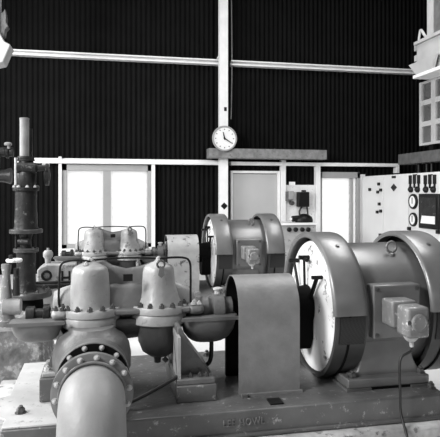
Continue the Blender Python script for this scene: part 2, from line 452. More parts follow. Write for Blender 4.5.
p = sb(394, 177); xbox(p, .11, .035, .008, 'name_plate', 'black', cB)
p = sb(394, 187.5); b = MB(); b.prism([(p.y-.085, p.z), (p.y, p.z-.055), (p.y+.085, p.z), (p.y, p.z+.055)], 'X', XS-.008, XS); b.build('diamond_badge', 'black', cB)
for pyc, R in ((201.5, .105), (219.5, .095)):
    p = sb(414, pyc)
    b = MB(); b.lathe([(0, R), (-.022, R), (-.03, R*.94), (-.03, R*.74), (-.022, R*.72)], 'X', (XS, p.y, p.z), 36, caps=False); b.lathe([(0, R*.9), (-.02, R*.9)], 'X', (XS, p.y, p.z), 30); mt = b.build('round_meter', 'black', cC)
    b = MB(); b.lathe([(-.022, R*.73), (-.026, R*.73)], 'X', (XS, p.y, p.z), 30); b.build('meter_dial', 'dial', mt)
    b = MB(); b.box(XS-.032, XS-.028, p.y-.006, p.y+.006, p.z-.03, p.z+.055); b.build('needle', 'black', mt)
for px in (415, 430.5):                       # two clusters of three handles over a pair of lamps
    for k, dx in enumerate((-.105, 0, .105)):
        p = sb(px, 179.5); q = Vector((XS, p.y+dx, p.z))
        xbox(q, .06, .12, .02, 'switch_block', 'black', cC, .004)
        q2 = Vector((XS, p.y+dx, p.z-.085)); xbox(q2, .022, .06, .02, 'switch_lever', 'black', cC)
    for dx in (-.085, .085):
        p = sb(px, 189.5); b = MB(); b.lathe([(0, .042), (-.03, .042), (-.05, .02)], 'X', (XS, p.y+dx, p.z), 18); b.build('lamp_holder', 'black', cC)
    p = sb(px, 174.8); xbox(p, .10, .014, .006, 'name_plate', 'black', cC)
p0 = sb(421, 193); p1 = sb(440.3, 230)
zc0, zc1 = p1.z+.0, p0.z-.01
b = MB(); b.box(XS-.04, XS, p1.y-.02, p0.y, zc0, zc1); rec = b.build('chart_recorder', 'black', cC, bevel=.012)
b = MB(); b.box(XS-.046, XS-.04, p1.y+.03, p0.y-.05, zc0+.06, zc1-.05); b.build('recorder_window', 'valve', rec)
b = MB(); b.prism([(p1.y+.045, zc0+.07), (p0.y-.07, zc0+.07), (p0.y-.10, zc0+.17), (p1.y+.045, zc0+.17)], 'X', XS-.052, XS-.046); b.build('chart_paper', 'dial', rec)
for px, py in ((410, 228.5), (439, 232)): xbox(sb(px, py), .06, .045, .03, 'handle', 'black', cC)

# timber shelf beam and louvred screen above the switchboard
XB = 4.35
def xb(px, py, Xp=XB): return onX(px, py, Xp)
pa = xb(398, 154.5)
b = MB(); b.box(XB, XB+.25, 4.9, pa.y, pa.z-.155, pa.z)
tb = tag(b.build('timber_beam', 'timberd', bevel=.006), 'grey timber beam running above the switchboard cabinets', 'beam')
for yy, nm in ((xb(423.5, 160).y, 'post'),):
    pass
for i, px in enumerate((424, 432, 437)):
    p = xb(px, 165, XB+.2); b = MB(); b.cyl((XB+.12, p.y, ztop), (XB+.12, p.y, pa.z-.155), .02 if i else .03)
    tag(b.build('cable_conduit', 'black' if i == 0 else 'valve'), ('thick black conduit' if i == 0 else ('middle thin conduit' if i == 1 else 'nearest thin conduit')) + ' rising from switchboard top to the timber beam', 'conduit', None)
q0 = xb(419.5, 83); q1 = xb(419.5, 146); Yl = q0.y
lz0, lz1 = q1.z, q0.z
sc_ = thing('louvred_screen', 'white framed grid screen with grey louvred panels high at right', 'screen', (XB+.04, Yl-1, lz0))
b = MB()
cw, ch = .335, (lz1-lz0)/3
yend = Yl-2.0
nC = 6
for k in range(4):
    z = lz0+ch*k; b.box(XB, XB+.08, yend, Yl, max(lz0, z-.035), min(lz1, z+.035))
for k in range(nC+1):
    y = Yl - cw*k; b.box(XB-.006, XB+.074, max(yend, y-.05), min(Yl, y+.05), lz0, lz1)
b.build('frame', 'crane', sc_, bevel=.003)
for i in range(nC):
    for k in range(3):
        b = MB(); y0 = Yl-cw*i-.05; y1 = Yl-cw*(i+1)+.05; z0 = lz0+ch*k+.035; z1 = lz0+ch*(k+1)-.035
        n = 12; h = (z1-z0)/n
        for j in range(n):
            z = z0+h*j
            b.ring_loft([[(XB+.015, yy, z), (XB+.022, yy, z), (XB+.05, yy, z+h*1.1), (XB+.043, yy, z+h*1.1)] for yy in (y1, y0)])
        b.box(XB+.052, XB+.06, y1, y0, z0, z1); b.build('louvre_panel', 'louvre', sc_)
for yy in (Yl-.3, Yl-1.5):
    b = MB(); b.box(XB+.02, XB+.07, yy, yy+.1, pa.z, lz0); b.build('support_foot', 'black', sc_)

# overhead crane runway at right: girder running towards the back wall
XG = 4.15
def xg(px, py): return onX(px, py, XG)
g0 = xg(418, 47); g1 = xg(418, 63)
cr = thing('crane_girder', 'pale crane runway girder high at right above louvred screen', 'crane', (XG+.2, g0.y-1.5, g1.z-.2))
ye = xg(416.5, 50).y; yn = ye-3.6
gz1 = xg(417, 45).z; gz0 = xg(417, 63).z
b = MB(); b.box(XG, XG+.35, yn, ye, gz0, gz1); b.build('girder_web', 'crane', cr, bevel=.01)
b = MB(); b.box(XG-.03, XG+.38, yn, ye+.02, gz1, gz1+.04); b.box(XG+.05, XG+.3, yn, ye-.06, gz0-.17, gz0-.001); b.build('girder_flange', 'crane', cr)
b = MB(); zz = xg(416.5, 79).z; b.box(XG-.05, XG+.4, yn, ye+.01, zz, zz+.045); b.build('rail', 'rail', cr, bevel=.004)
b = MB(); yt = xg(412, 62).y; b.prism([(ye-.05, zz+.045), (yt+.02, gz0), (ye-.5, gz0), (ye-.42, zz+.045)], 'X', XG-.04, XG-.0); b.build('end_bracket', 'crane', cr)
b = MB()
l0 = xg(418.5, 44); l1 = xg(419.5, 31); l2 = xg(424, 39)
b.tube([l0, Vector((XG, l0.y-.03, l1.z-.05)), Vector((XG, l1.y-.04, l1.z)), Vector((XG, l1.y-.16, l1.z-.12)), Vector((XG, l0.y-.34, gz1+.03))], .018); b.build('lifting_loop', 'crane', cr)
for zc in (gz1-.02, gz0+.08):
    b = MB(); b.box(XG+.02, XG+.12, ye, ye+.09, zc-.04, zc+.04); b.build('buffer', 'crane', cr)
# cab/window jamb on top of girder
j0 = xg(427, 20).y
jm = thing('crane_cab', 'pale framed crane cab with grey panel standing on the girder top', 'crane cab', (XG+.2, j0-1, gz1+.04))
b = MB(); b.box(XG, XG+.08, j0-.10, j0, gz1+.041, 5.2); b.box(XG, XG+.08, j0-1.2, j0-1.1, gz1+.041, 5.2); b.box(XG, XG+.08, j0-1.1, j0-.10, 5.1, 5.2); b.build('frame', 'crane', jm)
b = MB(); b.box(XG+.03, XG+.06, j0-1.1, j0-.10, gz1+.041, 5.1); b.build('panel', 'flange', jm)

# left crane end: pale bracket at the picture's left edge
Yc = 6.2
def yb_(px, py): return onY(px, py, Yc)
cl = thing('crane_end_carriage', 'pale angular crane end carriage high at the left edge', 'crane', yb_(-5, 62))
P = [(-30, 22), (-2, 30), (4, 41), (10.5, 44.5), (3, 62), (-30, 70)]
b = MB(); b.prism([(yb_(*q).x, yb_(*q).z) for q in P], 'Y', Yc, Yc+.25); b.build('end_plate', 'crane', cl, bevel=.01)
P = [(-25, 8), (1, 10), (3.5, 6), (5, 14), (4.5, 20), (7, 24), (4, 27), (3, 34), (-25, 36)]
b = MB(); b.prism([(yb_(*q).x, yb_(*q).z) for q in P], 'Y', Yc+.08, Yc+.2); b.build('bracket', 'flange', cl, bevel=.008)
b = MB(); q = yb_(-14, 40); b.box(q.x-.12, q.x+.12, Yc+.05, Yc+.2, q.z, 5.6); b.build('hanger', 'crane', cl)

# ================================================================== FRONT SET
# ---- plinth
def make_plinth():
    b = MB(); b.box(-.56, 1.64, 2.30, 3.38, DZ, .435)
    return tag(b.build('concrete_plinth', 'plinth', bevel=.012), 'pale concrete plinth under the front machine base', 'plinth')
plinth = make_plinth()
# ---- base
def make_base():
    r = thing('machine_base', 'oily cast machine base with raised lettering under the front set', 'machine base', (.8, YA, .435))
    b = MB(); b.box(-.40, 1.595, 2.37, 3.31, .435, .55); b.box(-.415, 1.61, 2.355, 3.325, .435, .455)
    b.build('base_casting', 'base', r, bevel=.008)
    b = MB(); b.prism([(-.47, 2.52), (-.395, 2.46), (-.395, 2.374), (-.12, 2.374), (-.12, 3.25), (-.42, 3.25), (-.42, 2.75), (-.47, 2.72)], 'Z', .5505, .560); b.build('top_plate', 'basew', r, bevel=.003)
    for x, y in ((-.34, 2.52), (-.28, 3.14), (.60, 3.22), (1.57, 2.46), (1.57, 2.62)):
        o = bolt(r, (x, y, .560 if x < 0 else .55), me=BOLTB)
    b = MB(); b.box(.74, .80, 2.405, 2.475, .55, .556); b.build('cleat_plate', 'black', r)
    cu = bpy.data.curves.new('txt', 'FONT'); cu.body = 'LEE HOWL'; cu.size = .042; cu.extrude = .004; cu.space_character = 1.15; cu.align_x = 'CENTER'
    to = bpy.data.objects.new('txt', cu); COL.objects.link(to)
    dg = bpy.context.evaluated_depsgraph_get(); me = bpy.data.meshes.new_from_object(to.evaluated_get(dg))
    bpy.data.objects.remove(to)
    w = max(v.co.x for v in me.vertices) - min(v.co.x for v in me.vertices)
    sx = .185/w
    me.transform(Matrix.Diagonal((sx, 1.0, 1, 1))); me.transform(Matrix.Rotation(PI/2, 4, 'X'))
    me.materials.clear(); me.materials.append(M['letter'])
    lo = bpy.data.objects.new('raised_lettering', me); COL.objects.link(lo); lo.parent = r
    lo.location = Vector((.605, 2.368, .488)) - WORLD[r]
    return r
base = make_base()

# ---- pump
XD1, XD2 = -.055, .283
def make_pump():
    r = thing('centrifugal_pump', 'large pale grey two-domed pump in the foreground', 'pump', (.12, YA, .55))
    PUMP = 'pump'
    # domes: rounded four-lobed upper casings
    def dome(cx, rb, rt, h, m='pump', lob=.06, yb=1.15):
        b = MB(); rings = []
        prof = [(0, rb*1.02), (.012, rb*.97), (.04, (rb+rt)/2), (.10, rt*1.0), (h-.065, rt*.955), (h-.042, rt*.90), (h-.030, rt*.80), (h-.018, rt*.52), (h-.010, rt*.30), (h, rt*.16)]
        n = 48
        for a, rr in prof:
            ring = []
            for i in range(n):
                t = 2*PI*i/n
                # superellipse for a soft-cornered plan
                e = .78
                c, s = math.cos(t), math.sin(t)
                u = math.copysign(abs(c)**e, c); w = math.copysign(abs(s)**e, s)
                ang = PI/5
                ca, sa = math.cos(.5), math.sin(.5)
                x, y = (u*ca-w*sa)*rr*.97, (u*sa+w*ca)*rr*.97
                ring.append((cx + x, YA-.01 + y, .94 + a))
            rings.append(ring)
        b.ring_loft(rings); return b.build('dome', m, r)
    d1 = dome(XD1-.002, .102, .091, .228); d2 = dome(XD2-.003, .113, .080, .225)
    # flanges, upper and lower halves, with bolts
    for cx, R in ((XD1, .152), (XD2, .143)):
        b = MB(); b.lathe([(.905, R*.97), (.908, R), (.934, R), (.941, R*.97)], 'Z', (cx, YA, 0), 64); fu = b.build('upper_flange', 'pump', r)
        b = MB(); b.lathe([(.852, R*.96), (.856, R*.985), (.896, R*.985), (.899, R*.97), (.9045, R*.95)], 'Z', (cx, YA, 0), 64); b.build('lower_flange', 'pump', r)
        n = 14
        for i in range(n):
            t = 2*PI*(i+.5)/n
            bolt(fu, (cx+math.cos(t)*(R-.017), YA+math.sin(t)*(R-.017), .941), s=1.15)
    # volute saddle between and around the domes (barrel about the shaft)
    b = MB(); prof = [(-.24, .045), (-.235, .075), (-.17, .10), (-.10, .15), (-.06, .235), (.0, .25), (.05, .225), (.12, .205), (.19, .215), (.25, .235), (.30, .225), (.345, .15), (.41, .105), (.465, .07), (.47, .045)]
    rings = []
    for a, rr in prof:
        rings.append([(a, YA+.05 + math.cos(PI*i/24)*rr*.25, ZA+.012 + math.sin(PI*i/24)*rr) for i in range(25)] + [(a, YA+.05 - rr*.28, ZA+.0), (a, YA+.05 + rr*.28, ZA+.0)])
    b.ring_loft(rings)
    for v in b.bm.verts: v.co.z = max(v.co.z, .925)
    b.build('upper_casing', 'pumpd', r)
    # front bulge between the domes
    b = MB(); b.lathe([(.0, .13), (.02, .145), (.06, .15), (.09, .145), (.11, .145), (.14, .15), (.20, .145), (.22, .13)], 'X', (0, YA+.01, ZA+.0), 40, sx=.42, sy=1.0);
    for v in b.bm.verts: v.co.z = max(v.co.z, .93)
    b.build('volute_bulge', 'pumpd', r)
    # left and right shoulders
    b = MB(); b.lathe([(-.235, .045), (-.23, .085), (-.19, .105), (-.12, .125), (-.06, .13)], 'X', (0, YA+.02, ZA+.03), 36, sx=.5);
    for v in b.bm.verts: v.co.z = max(v.co.z, .93)
    b.build('shoulder', 'pump', r)
    b = MB(); b.lathe([(.30, .13), (.37, .125), (.42, .10), (.465, .07), (.475, .03)], 'X', (0, YA+.02, ZA+.025), 36, sx=.5);
    for v in b.bm.verts: v.co.z = max(v.co.z, .93)
    b.build('shoulder', 'pump', r)
    b = MB(); b.lathe([(.869, .10), (.85, .112), (.825, .15), (.79, .172), (.74, .182), (.68, .18), (.62, .155), (.585, .09)], 'Z', (-.045, 2.715, 0), 56); b.build('suction_chamber', 'pumpd', r)  # darker paint chosen here to carry the shade under the flange
    # main joint flange
    b = MB(); b.box(-.20, .43, YA-.10, YA+.14, .908, .935); j1 = b.build('joint_flange', 'pumpd', r, bevel=.008)
    b = MB(); b.box(-.235, -.16, YA-.11, YA+.11, .90, .945); j2 = b.build('joint_lug', 'pump', r, bevel=.02)
    for x, y in ((-.215, YA-.085), (-.185, YA-.09)): bolt(j2, (x, y, .945))
    b = MB(); b.box(.42, .50, YA-.10, YA+.10, .895, .945); j3 = b.build('joint_lug', 'pumpd', r, bevel=.02)
    for x, y in ((.445, YA-.08), (.475, YA-.08), (.46, YA-.03)): bolt(j3, (x, y, .945), me=BOLTP)
    # lower casing
    b = MB(); b.lathe([(.87, .115), (.82, .113), (.76, .105), (.71, .085), (.685, .05), (.68, .02)], 'Z', (XD2, YA-.01, 0), 44); b.build('lower_casing', 'pumpshade', r)
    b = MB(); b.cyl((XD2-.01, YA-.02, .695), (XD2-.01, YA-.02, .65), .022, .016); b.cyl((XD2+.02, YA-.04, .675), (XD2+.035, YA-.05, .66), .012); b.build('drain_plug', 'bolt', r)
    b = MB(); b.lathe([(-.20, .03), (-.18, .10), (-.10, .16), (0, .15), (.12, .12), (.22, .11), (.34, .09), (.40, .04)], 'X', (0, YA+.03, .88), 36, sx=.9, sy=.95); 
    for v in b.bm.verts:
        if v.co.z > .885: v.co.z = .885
    b.build('lower_casing', 'pumpshade', r)
    # suction neck towards the viewer
    b = MB()
    rings = []
    for y, rx, rz, zc, xc in ((YA-.12, .15, .12, .72, -.04), (YA-.30, .148, .128, .72, -.038), (YA-.36, .138, .13, .722, -.036), (2.425, .132, .132, .722, -.036)):
        rings.append([(xc+math.cos(2*PI*i/40)*rx, y, zc+math.sin(2*PI*i/40)*rz) for i in range(40)])
    b.ring_loft(rings); b.build('suction_neck', 'pumpd', r)
    b = MB(); b.lathe([(2.396, .148), (2.399, .152), (2.420, .152), (2.425, .148)], 'Y', (-.036, 0, .723), 64); sf = b.build('suction_flange', 'flange', r)
    for i in range(12):
        t = 2*PI*(i+.5)/12; bolt(sf, (-.036+math.cos(t)*.135, 2.392, .723+math.sin(t)*.135), (0,-1,0), me=BOLTP, s=.75)
    b = MB(); b.lathe([(2.392, .1485), (2.396, .1485)], 'Y', (-.036, 0, .723), 48); b.build('black_face', 'matt', sf)  # thin black disc over the front face of the flange
    # bowls (drip brackets) each side
    def bowl(x0, x1, dep, hy, zt, yc, m):
        yc += (0 if x0 > 0 else -.05); hy -= (.01 if x0 > 0 else .05)
        b = MB(); rings = []
        n = 14
        for i in range(n+1):
            u = i/n; x = x0+(x1-x0)*u
            e = max(0.0, 1-abs(2*u-1)**3.2)**.5; e = max(e, .12)
            ring = [(x, yc - hy*math.cos(PI*k/16)*(.35+.65*e), zt - dep*e*math.sin(PI*k/16)) for k in range(17)]
            rings.append(ring)
        b.ring_loft(rings); b.box(x0-.005, x1+.005, yc-hy-.006, yc-hy+.008, zt-.012, zt+.004)
        return b.build('drip_bowl', m, r)
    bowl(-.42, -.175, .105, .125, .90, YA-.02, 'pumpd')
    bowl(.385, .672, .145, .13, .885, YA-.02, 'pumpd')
    # bearing housings and shaft
    b = MB(); b.cyl((-.37, YA, ZA), (.60, YA, ZA), .028); b.build('shaft', 'galv', r)
    b = MB(); b.lathe([(.50, .05), (.505, .06), (.53, .06), (.533, .045), (.555, .045), (.558, .07), (.61, .075), (.613, .055), (.655, .055), (.66, .03)], 'X', (0, YA, ZA+.01), 32); bh = b.build('bearing_housing', 'pumpd', r)
    b = MB(); b.lathe([(0, .018), (.02, .018), (.022, .026), (.03, .026), (.035, .01)], 'Z', (.585, YA-.01, ZA+.08), 16); b.build('grease_cap', 'boltl', bh)
    b = MB(); b.lathe([(-.36, .03), (-.355, .042), (-.32, .042), (-.315, .03), (-.28, .03), (-.275, .05), (-.25, .05), (-.245, .03)], 'X', (0, YA, ZA+.01), 32); bh = b.build('bearing_housing', 'valve', r)
        # gusset leg and foot (right), foot (left)
    b = MB(); zb = .625
    b.prism([(.345, .87), (.365, .87), (.395, .80), (.50, zb+.03), (.50, zb), (.345, zb)], 'Y', 2.60, YA+.1)
    b.build('gusset_leg', 'pumpd', r, bevel=.005)
    b = MB(); b.box(.333, .51, 2.525, YA+.12, .625, .650); ft = b.build('foot_plate', 'pumpd', r, bevel=.004)
    for x in (.40, .445, .475): bolt(ft, (x, 2.56, .650))
    b = MB(); b.box(.33, .515, 2.51, YA+.14, .55, .625); b.build('foot_block', 'base', r, bevel=.004)
    b = MB(); b.box(.338, .352, 2.535, 2.70, .65, .84); b.prism([(2.535,.65),(2.56,.65),(2.74,.85),(2.74,.87)], 'X', .338, .352); b.build('rib', 'pump', r)
    b = MB(); b.box(-.275, -.17, 2.62, 2.86, .562, .665); b.build('foot_block', 'base', r, bevel=.004)
    b = MB(); b.box(-.265, -.17, 2.64, 2.86, .665, .685); ft = b.build('foot_plate', 'pump', r, bevel=.004)
    bolt(ft, (-.245, 2.68, .685), me=BOLTP, s=1.3); bolt(ft, (-.24, 2.78, .685))
    b = MB(); b.prism([(-.25, .685), (-.22, .685), (-.17, .82), (-.19, .86)], 'Y', 2.72, 2.84); b.build('gusset_leg', 'pumpd', r)
    # nameplate, eye bolt, hanging tag, top bolts
    b = MB(); 
    b.box(.10, .145, YA-.108, YA-.09, 1.075, 1.108); b.build('nameplate', 'black', r)
    b = MB(); b.torus((XD2, YA-.088, 1.150), .018, .0055, 'Y'); b.build('lifting_eye', 'bolt', r)
    b = MB(); b.prism([(XD2-.016, 1.10), (XD2, 1.085), (XD2+.016, 1.10), (XD2+.010, 1.135), (XD2-.006, 1.145)], 'Y', YA-.112, YA-.106); b.build('hanging_tag', 'pumpd', r)
    bolt(d1, (XD1, YA-.01, 1.164), me=BOLTP, s=1.3); bolt(d1, (XD1-.02, YA-.05, 1.15), me=BOLTP)
    bolt(d2, (XD2-.003, YA-.01, 1.161), me=BOLTP, s=1.2)
    # small-bore tubing
    yt = YA-.03
    b = MB(); b.tube([(XD1, yt, 1.165), (XD1-.06, yt, 1.172), (-.17, yt, 1.168), (-.195, yt, 1.15), (-.20, yt, 1.11), (-.205, yt, .99), (-.20, yt, .945)], .0055); b.build('pipe', 'black', r)
    b = MB(); b.tube([(XD2, yt, 1.170), (XD2+.06, yt, 1.175), (.41, yt, 1.172), (.435, yt, 1.15), (.44, yt, 1.10), (.44, yt, 1.0), (.44, yt, .945)], .0055); b.build('pipe', 'black', r)
    b = MB(); b.tube([(XD1, yt+.05, 1.165), (.05, yt+.05, 1.172), (.18, yt+.05, 1.172), (XD2, yt+.05, 1.165)], .005); b.build('pipe', 'black', r)
    # drains
    b = MB(); b.tube([(.545, YA-.04, .79), (.545, YA-.04, .70), (.535, YA-.04, .64), (.50, YA-.0, .60)], .011); b.build('drain_hose', 'wire', r)
    b = MB(); b.tube([(.34, 2.55, .66), (.20, 2.50, .61), (.05, 2.45, .568)], .009); b.build('drain_hose', 'wire', r)
    return r
pump = make_pump()

# ---- suction pipe elbow in front
def make_suction():
    r = thing('suction_pipe', 'large pale grey elbow pipe with bolted flange at front of the pump', 'pipe', (-.036, 2.2, DZ))
    xc, zc = -.036, .723
    b = MB(); b.lathe([(2.215, .152), (2.218, .157), (2.243, .157), (2.246, .153)], 'Y', (xc, 0, zc), 72)
    fl = b.build('flange', 'flange', r)
    b = MB(); b.lathe([(2.246, .118), (2.391, .118)], 'Y', (xc, 0, zc), 40); b.build('joint_sleeve', 'matt', r)
    for i in range(14):
        t = 2*PI*(i+.25)/14; bolt(fl, (xc+math.cos(t)*.141, 2.216, zc+math.sin(t)*.141), (0,-1,0), me=BOLTP, s=.8)
    R = .15; rr = .124
    rings = []
    def ring(c, n):
        n = Vector(n).normalized(); u = Vector((1,0,0)); w = n.cross(u)
        return [Vector(c) + (u*math.cos(2*PI*i/48) + w*math.sin(2*PI*i/48))*rr for i in range(48)]
    rings.append(ring((xc, 2.225, zc), (0,-1,0)))
    for k in range(13):
        a = PI/2*k/12
        rings.append(ring((xc, 2.20 - R*math.sin(a), zc-.01 - R*(1-math.cos(a))), (0, -math.cos(a), -math.sin(a))))
    rings.append(ring((xc, 2.20-R, DZ), (0, 0, -1)))
    b = MB(); b.ring_loft(rings); b.build('elbow', 'pipe', r)
    b = MB(); b.torus((xc, 2.205, zc), .125, .006, 'Y', 48, 8); b.build('weld_bead', 'flange', r)
    return r
suction = make_suction()

# ---- coupling guard
def make_guard():
    r = thing('coupling_guard', 'plain grey arched sheet guard between front pump and motor', 'guard', (.775, 2.72, .55))
    x0, x1, y0, y1 = .625, .925, 2.54, 2.842
    yc = (y0+y1)/2; R = (y1-y0)/2; zc = 1.095-R
    path = [(y0, .555)] + [(y0, .555+(zc-.555)*k/4) for k in range(1,4)] + [(yc-R*math.cos(PI*k/24), zc+R*math.sin(PI*k/24)) for k in range(25)] + [(y1, zc-(zc-.555)*k/4) for k in range(1,5)]
    inn = [(y0+.004, .555)] + [(y0+.004, .555+(zc-.555)*k/4) for k in range(1,4)] + [(yc-(R-.004)*math.cos(PI*k/24), zc+(R-.004)*math.sin(PI*k/24)) for k in range(25)] + [(y1-.004, zc-(zc-.555)*k/4) for k in range(1,5)]
    b = MB(); n = len(path)
    vo = [[b.bm.verts.new((x, p[0], p[1])) for p in path] for x in (x0, x1)]
    vi = [[b.bm.verts.new((x, p[0], p[1])) for p in inn] for x in (x0, x1)]
    for i in range(n-1):
        b.bm.faces.new((vo[0][i], vo[1][i], vo[1][i+1], vo[0][i+1])); b.bm.faces.new((vi[0][i], vi[0][i+1], vi[1][i+1], vi[1][i]))
        b.bm.faces.new((vo[0][i], vo[0][i+1], vi[0][i+1], vi[0][i])); b.bm.faces.new((vo[1][i], vi[1][i], vi[1][i+1], vo[1][i+1]))
    for i in (0, n-1): b.bm.faces.new((vo[0][i], vi[0][i], vi[1][i], vo[1][i]))
    b.build('cover', 'guard', r)
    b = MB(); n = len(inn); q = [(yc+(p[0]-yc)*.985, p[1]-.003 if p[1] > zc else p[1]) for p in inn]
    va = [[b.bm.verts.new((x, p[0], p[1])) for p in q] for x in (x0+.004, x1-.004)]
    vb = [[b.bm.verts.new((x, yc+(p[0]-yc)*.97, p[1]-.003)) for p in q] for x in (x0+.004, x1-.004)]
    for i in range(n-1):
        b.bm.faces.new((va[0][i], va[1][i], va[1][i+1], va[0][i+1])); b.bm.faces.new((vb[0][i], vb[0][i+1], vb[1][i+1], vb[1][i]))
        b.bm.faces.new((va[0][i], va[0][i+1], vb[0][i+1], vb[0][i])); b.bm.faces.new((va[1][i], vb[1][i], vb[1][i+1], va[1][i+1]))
    b.build('inside_shade', 'matt', r)  # black sheet added to stand for the shade inside the guard
    for ya, yb in ((y0-.014, y0+.004), (y1-.004, y1+.014)):
        b = MB(); b.box(x0+.01, x1+.01, ya, yb, .55, .562); b.build('foot_strip', 'guard', r)
    b = MB(); b.box(.635, .66, y0-.03, y0-.012, .55, .565); b.build('lug', 'base', r)
    return r
guard = make_guard()

# ---- motor
def make_motor():
    r = thing('electric_motor', 'big glossy grey electric motor in the foreground with cable from terminal box', 'motor', (1.4, YA, .55))
    ax = (YA, ZA)
    XL_, XM0, XM1, XR_ = 1.07, 1.24, 1.578, 1.758
    # stator frame
    b = MB(); b.lathe([(XL_+.08, .31), (XM0-.03, .325), (XM0+.0, .328), (XM1+.05, .328), (XR_-.06, .31)], 'X', (0, YA, ZA), 96); b.build('stator_frame', 'motor', r)
    # cowls
    for nm, a, c in (('l', XL_, XM0), ('r', XM1, XR_)):
        b = MB(); n = 60; t0, t1 = -PI*.485, PI*.485
        prof = [(a, .362), (a-.006, .372), (a, .386), (a+.012, .390), (c-.03, .390), (c-.010, .386), (c, .374), (c, .345), (c-.006, .345), (c-.006, .372), (c-.014, .380), (a+.012, .380), (a+.006, .372), (a+.006, .362)]
        rings = []
        for i in range(n+1):
            t = t0+(t1-t0)*i/n
            rings.append([(x, YA - math.sin(t)*rr, ZA + math.cos(t)*rr) for x, rr in prof])
        b.ring_loft(rings); cw_ = b.build('cowl', 'motor', r, sharp=50)
        bolt(cw_, (a+.09, YA-math.sin(.55)*.390, ZA+math.cos(.55)*.390), (0, -math.sin(.55), math.cos(.55)), me=SCREW, s=1.6)
        # lower frame ring
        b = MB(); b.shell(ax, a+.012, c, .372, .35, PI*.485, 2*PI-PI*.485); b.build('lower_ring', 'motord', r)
        for sgn in (1, -1):
            b = MB(); b.shell(ax, a+.03, c-.012, .378, .373, sgn*PI*.49, sgn*PI*.605, 14); b.build('vent_grille', 'mesh', r)
        b = MB(); b.lathe([(a+.07, .335), (a+.075, .378), (a+.085, .378), (a+.09, .335)], 'X', (0, YA, ZA), 64); b.build('cowl_shade_ring', 'matt', r)  # black annulus stands in for the shadowed inside of the cowl
        if nm == 'l':
            b = MB(); b.lathe([(a+.065, .345), (a+.045, .345), (a+.032, .338), (a+.022, .30), (a+.01, .18), (a+.008, .10), (a+.008, .001)], 'X', (0, YA, ZA), 72); b.build('end_shield', 'disc', r)
        else:
            b = MB(); b.lathe([(c-.05, .345), (c-.04, .345), (c-.03, .30), (c-.02, .10), (c-.02, .001)], 'X', (0, YA, ZA), 72); b.build('end_shield', 'disc', r)
    # bearing pedestal at the left end
    b = MB(); b.lathe([(.95, .05), (.955, .09), (1.03, .10), (1.075, .11)], 'X', (0, YA, ZA), 36); b.build('bearing_housing', 'matt', r)
    b = MB(); b.prism([(YA-.05, .68), (YA+.05, .68), (YA+.085, .74), (YA+.09, ZA), (YA-.09, ZA), (YA-.085, .74)], 'X', .99, 1.078); b.build('bearing_sump', 'matt', r, bevel=.004)
    b = MB(); b.cyl((.93, YA, ZA), (1.0, YA, ZA), .030); b.build('shaft', 'galv', r)
    # brush handles on the end shield
    def arm(y0, z0, y1, z1, rad, knob):
        b = MB(); b.cyl((1.062, YA+y0, ZA+z0), (1.058, YA+y1, ZA+z1), rad); b.cyl((1.03, YA+y1, ZA+z1), (1.085, YA+y1, ZA+z1), knob); b.build('brush_arm', 'black', r)
    arm(.0, .09, .0, .255, .007, .012); arm(-.08, .05, -.185, .175, .011, .010); arm(.10, .08, .16, .22, .008, .012)
    b = MB(); b.cyl((1.058, YA-.045, ZA+.245), (1.058, YA+.035, ZA+.25), .010); b.build('brush_rod', 'black', r)
    # saddle and feet
    def ys(y0, y1):
        b = MB()
        P = [(1.165, .60), (1.20, .612), (1.225, .63), (1.235, .66), (1.24, .72), (1.24, .80), (1.51, .80), (1.512, .72), (1.52, .68), (1.54, .64), (1.56, .615), (1.572, .60)]
        b.prism(P, 'Y', y0, y1); return b
    ys(2.54, 3.14).build('saddle', 'motor', r, bevel=.006)
    for y0, y1 in ((2.49, 2.70), (2.98, 3.19)):
        b = MB(); b.box(1.15, 1.58, y0, y1, .562, .606); ft = b.build('foot', 'motor', r, bevel=.006)
        for xa, xb_ in ((1.143, 1.27), (1.48, 1.585)):
            b = MB(); b.box(xa, xb_, y0-.006, y1, .55, .562); b.build('shim', 'base', r)
        b = MB(); b.box(1.27, 1.48, y0+.004, y1-.004, .55, .562); b.build('slot_shade', 'matt', r)  # solid black box painted in for the darkness of the open slot
        yb = y0+.04 if y0 < 2.8 else y1-.04
        bolt(ft, (1.19, yb, .606), me=BOLTB); bolt(ft, (1.555, yb, .606), me=BOLTB)
    # terminal box
    b = MB(); b.box(1.275, 1.525, 2.478, 2.56, .795, 1.055); pl = b.build('mounting_plate', 'motor', r, bevel=.008)
    for x in (1.295, 1.505):
        for z in (.815, 1.035): bolt(pl, (x, 2.478, z), (0,-1,0), me=SCREW, s=1.4)
    b = MB(); b.box(1.315, 1.44, 2.37, 2.478, .875, .998); tbx = b.build('terminal_box', 'tbox', r, bevel=.01)
    b = MB(); b.box(1.338, 1.448, 2.275, 2.385, .845, .985); cv = b.build('box_cover', 'tbox', tbx, bevel=.014)
    b = MB(); b.lathe([(2.277, .040), (2.268, .040), (2.264, .036)], 'Y', (1.393, 0, .918), 32); b.torus((1.393, 2.266, .918), .030, .004, 'Y', 28, 6); b.build('cover_cap', 'tbox', tbx)
    for x, z in ((1.347, .918), (1.439, .918)): bolt(tbx, (x, 2.276, z), (0,-1,0), me=SCREW, s=1.3)
    b = MB(); b.lathe([(.85, .028), (.842, .034), (.835, .030), (.825, .022), (.82, .015)], 'Z', (1.385, 2.33, 0), 20); b.cyl((1.385,2.33,.83),(1.395,2.34,.795),.010); b.build('cable_gland', 'boltl', tbx)
    # lifting eye
    b = MB(); t = .55; c_ = Vector((1.475, YA-math.sin(t)*.325, ZA+math.cos(t)*.325)); 
    b.torus(c_+Vector((0,0,.042)), .027, .0065, 'Y'); b.lathe([(0-.012, .018), (.008, .018), (.012, .012)], 'Z', c_, 16); b.build('lifting_eye', 'motor', r)
    return r
motor = make_motor()
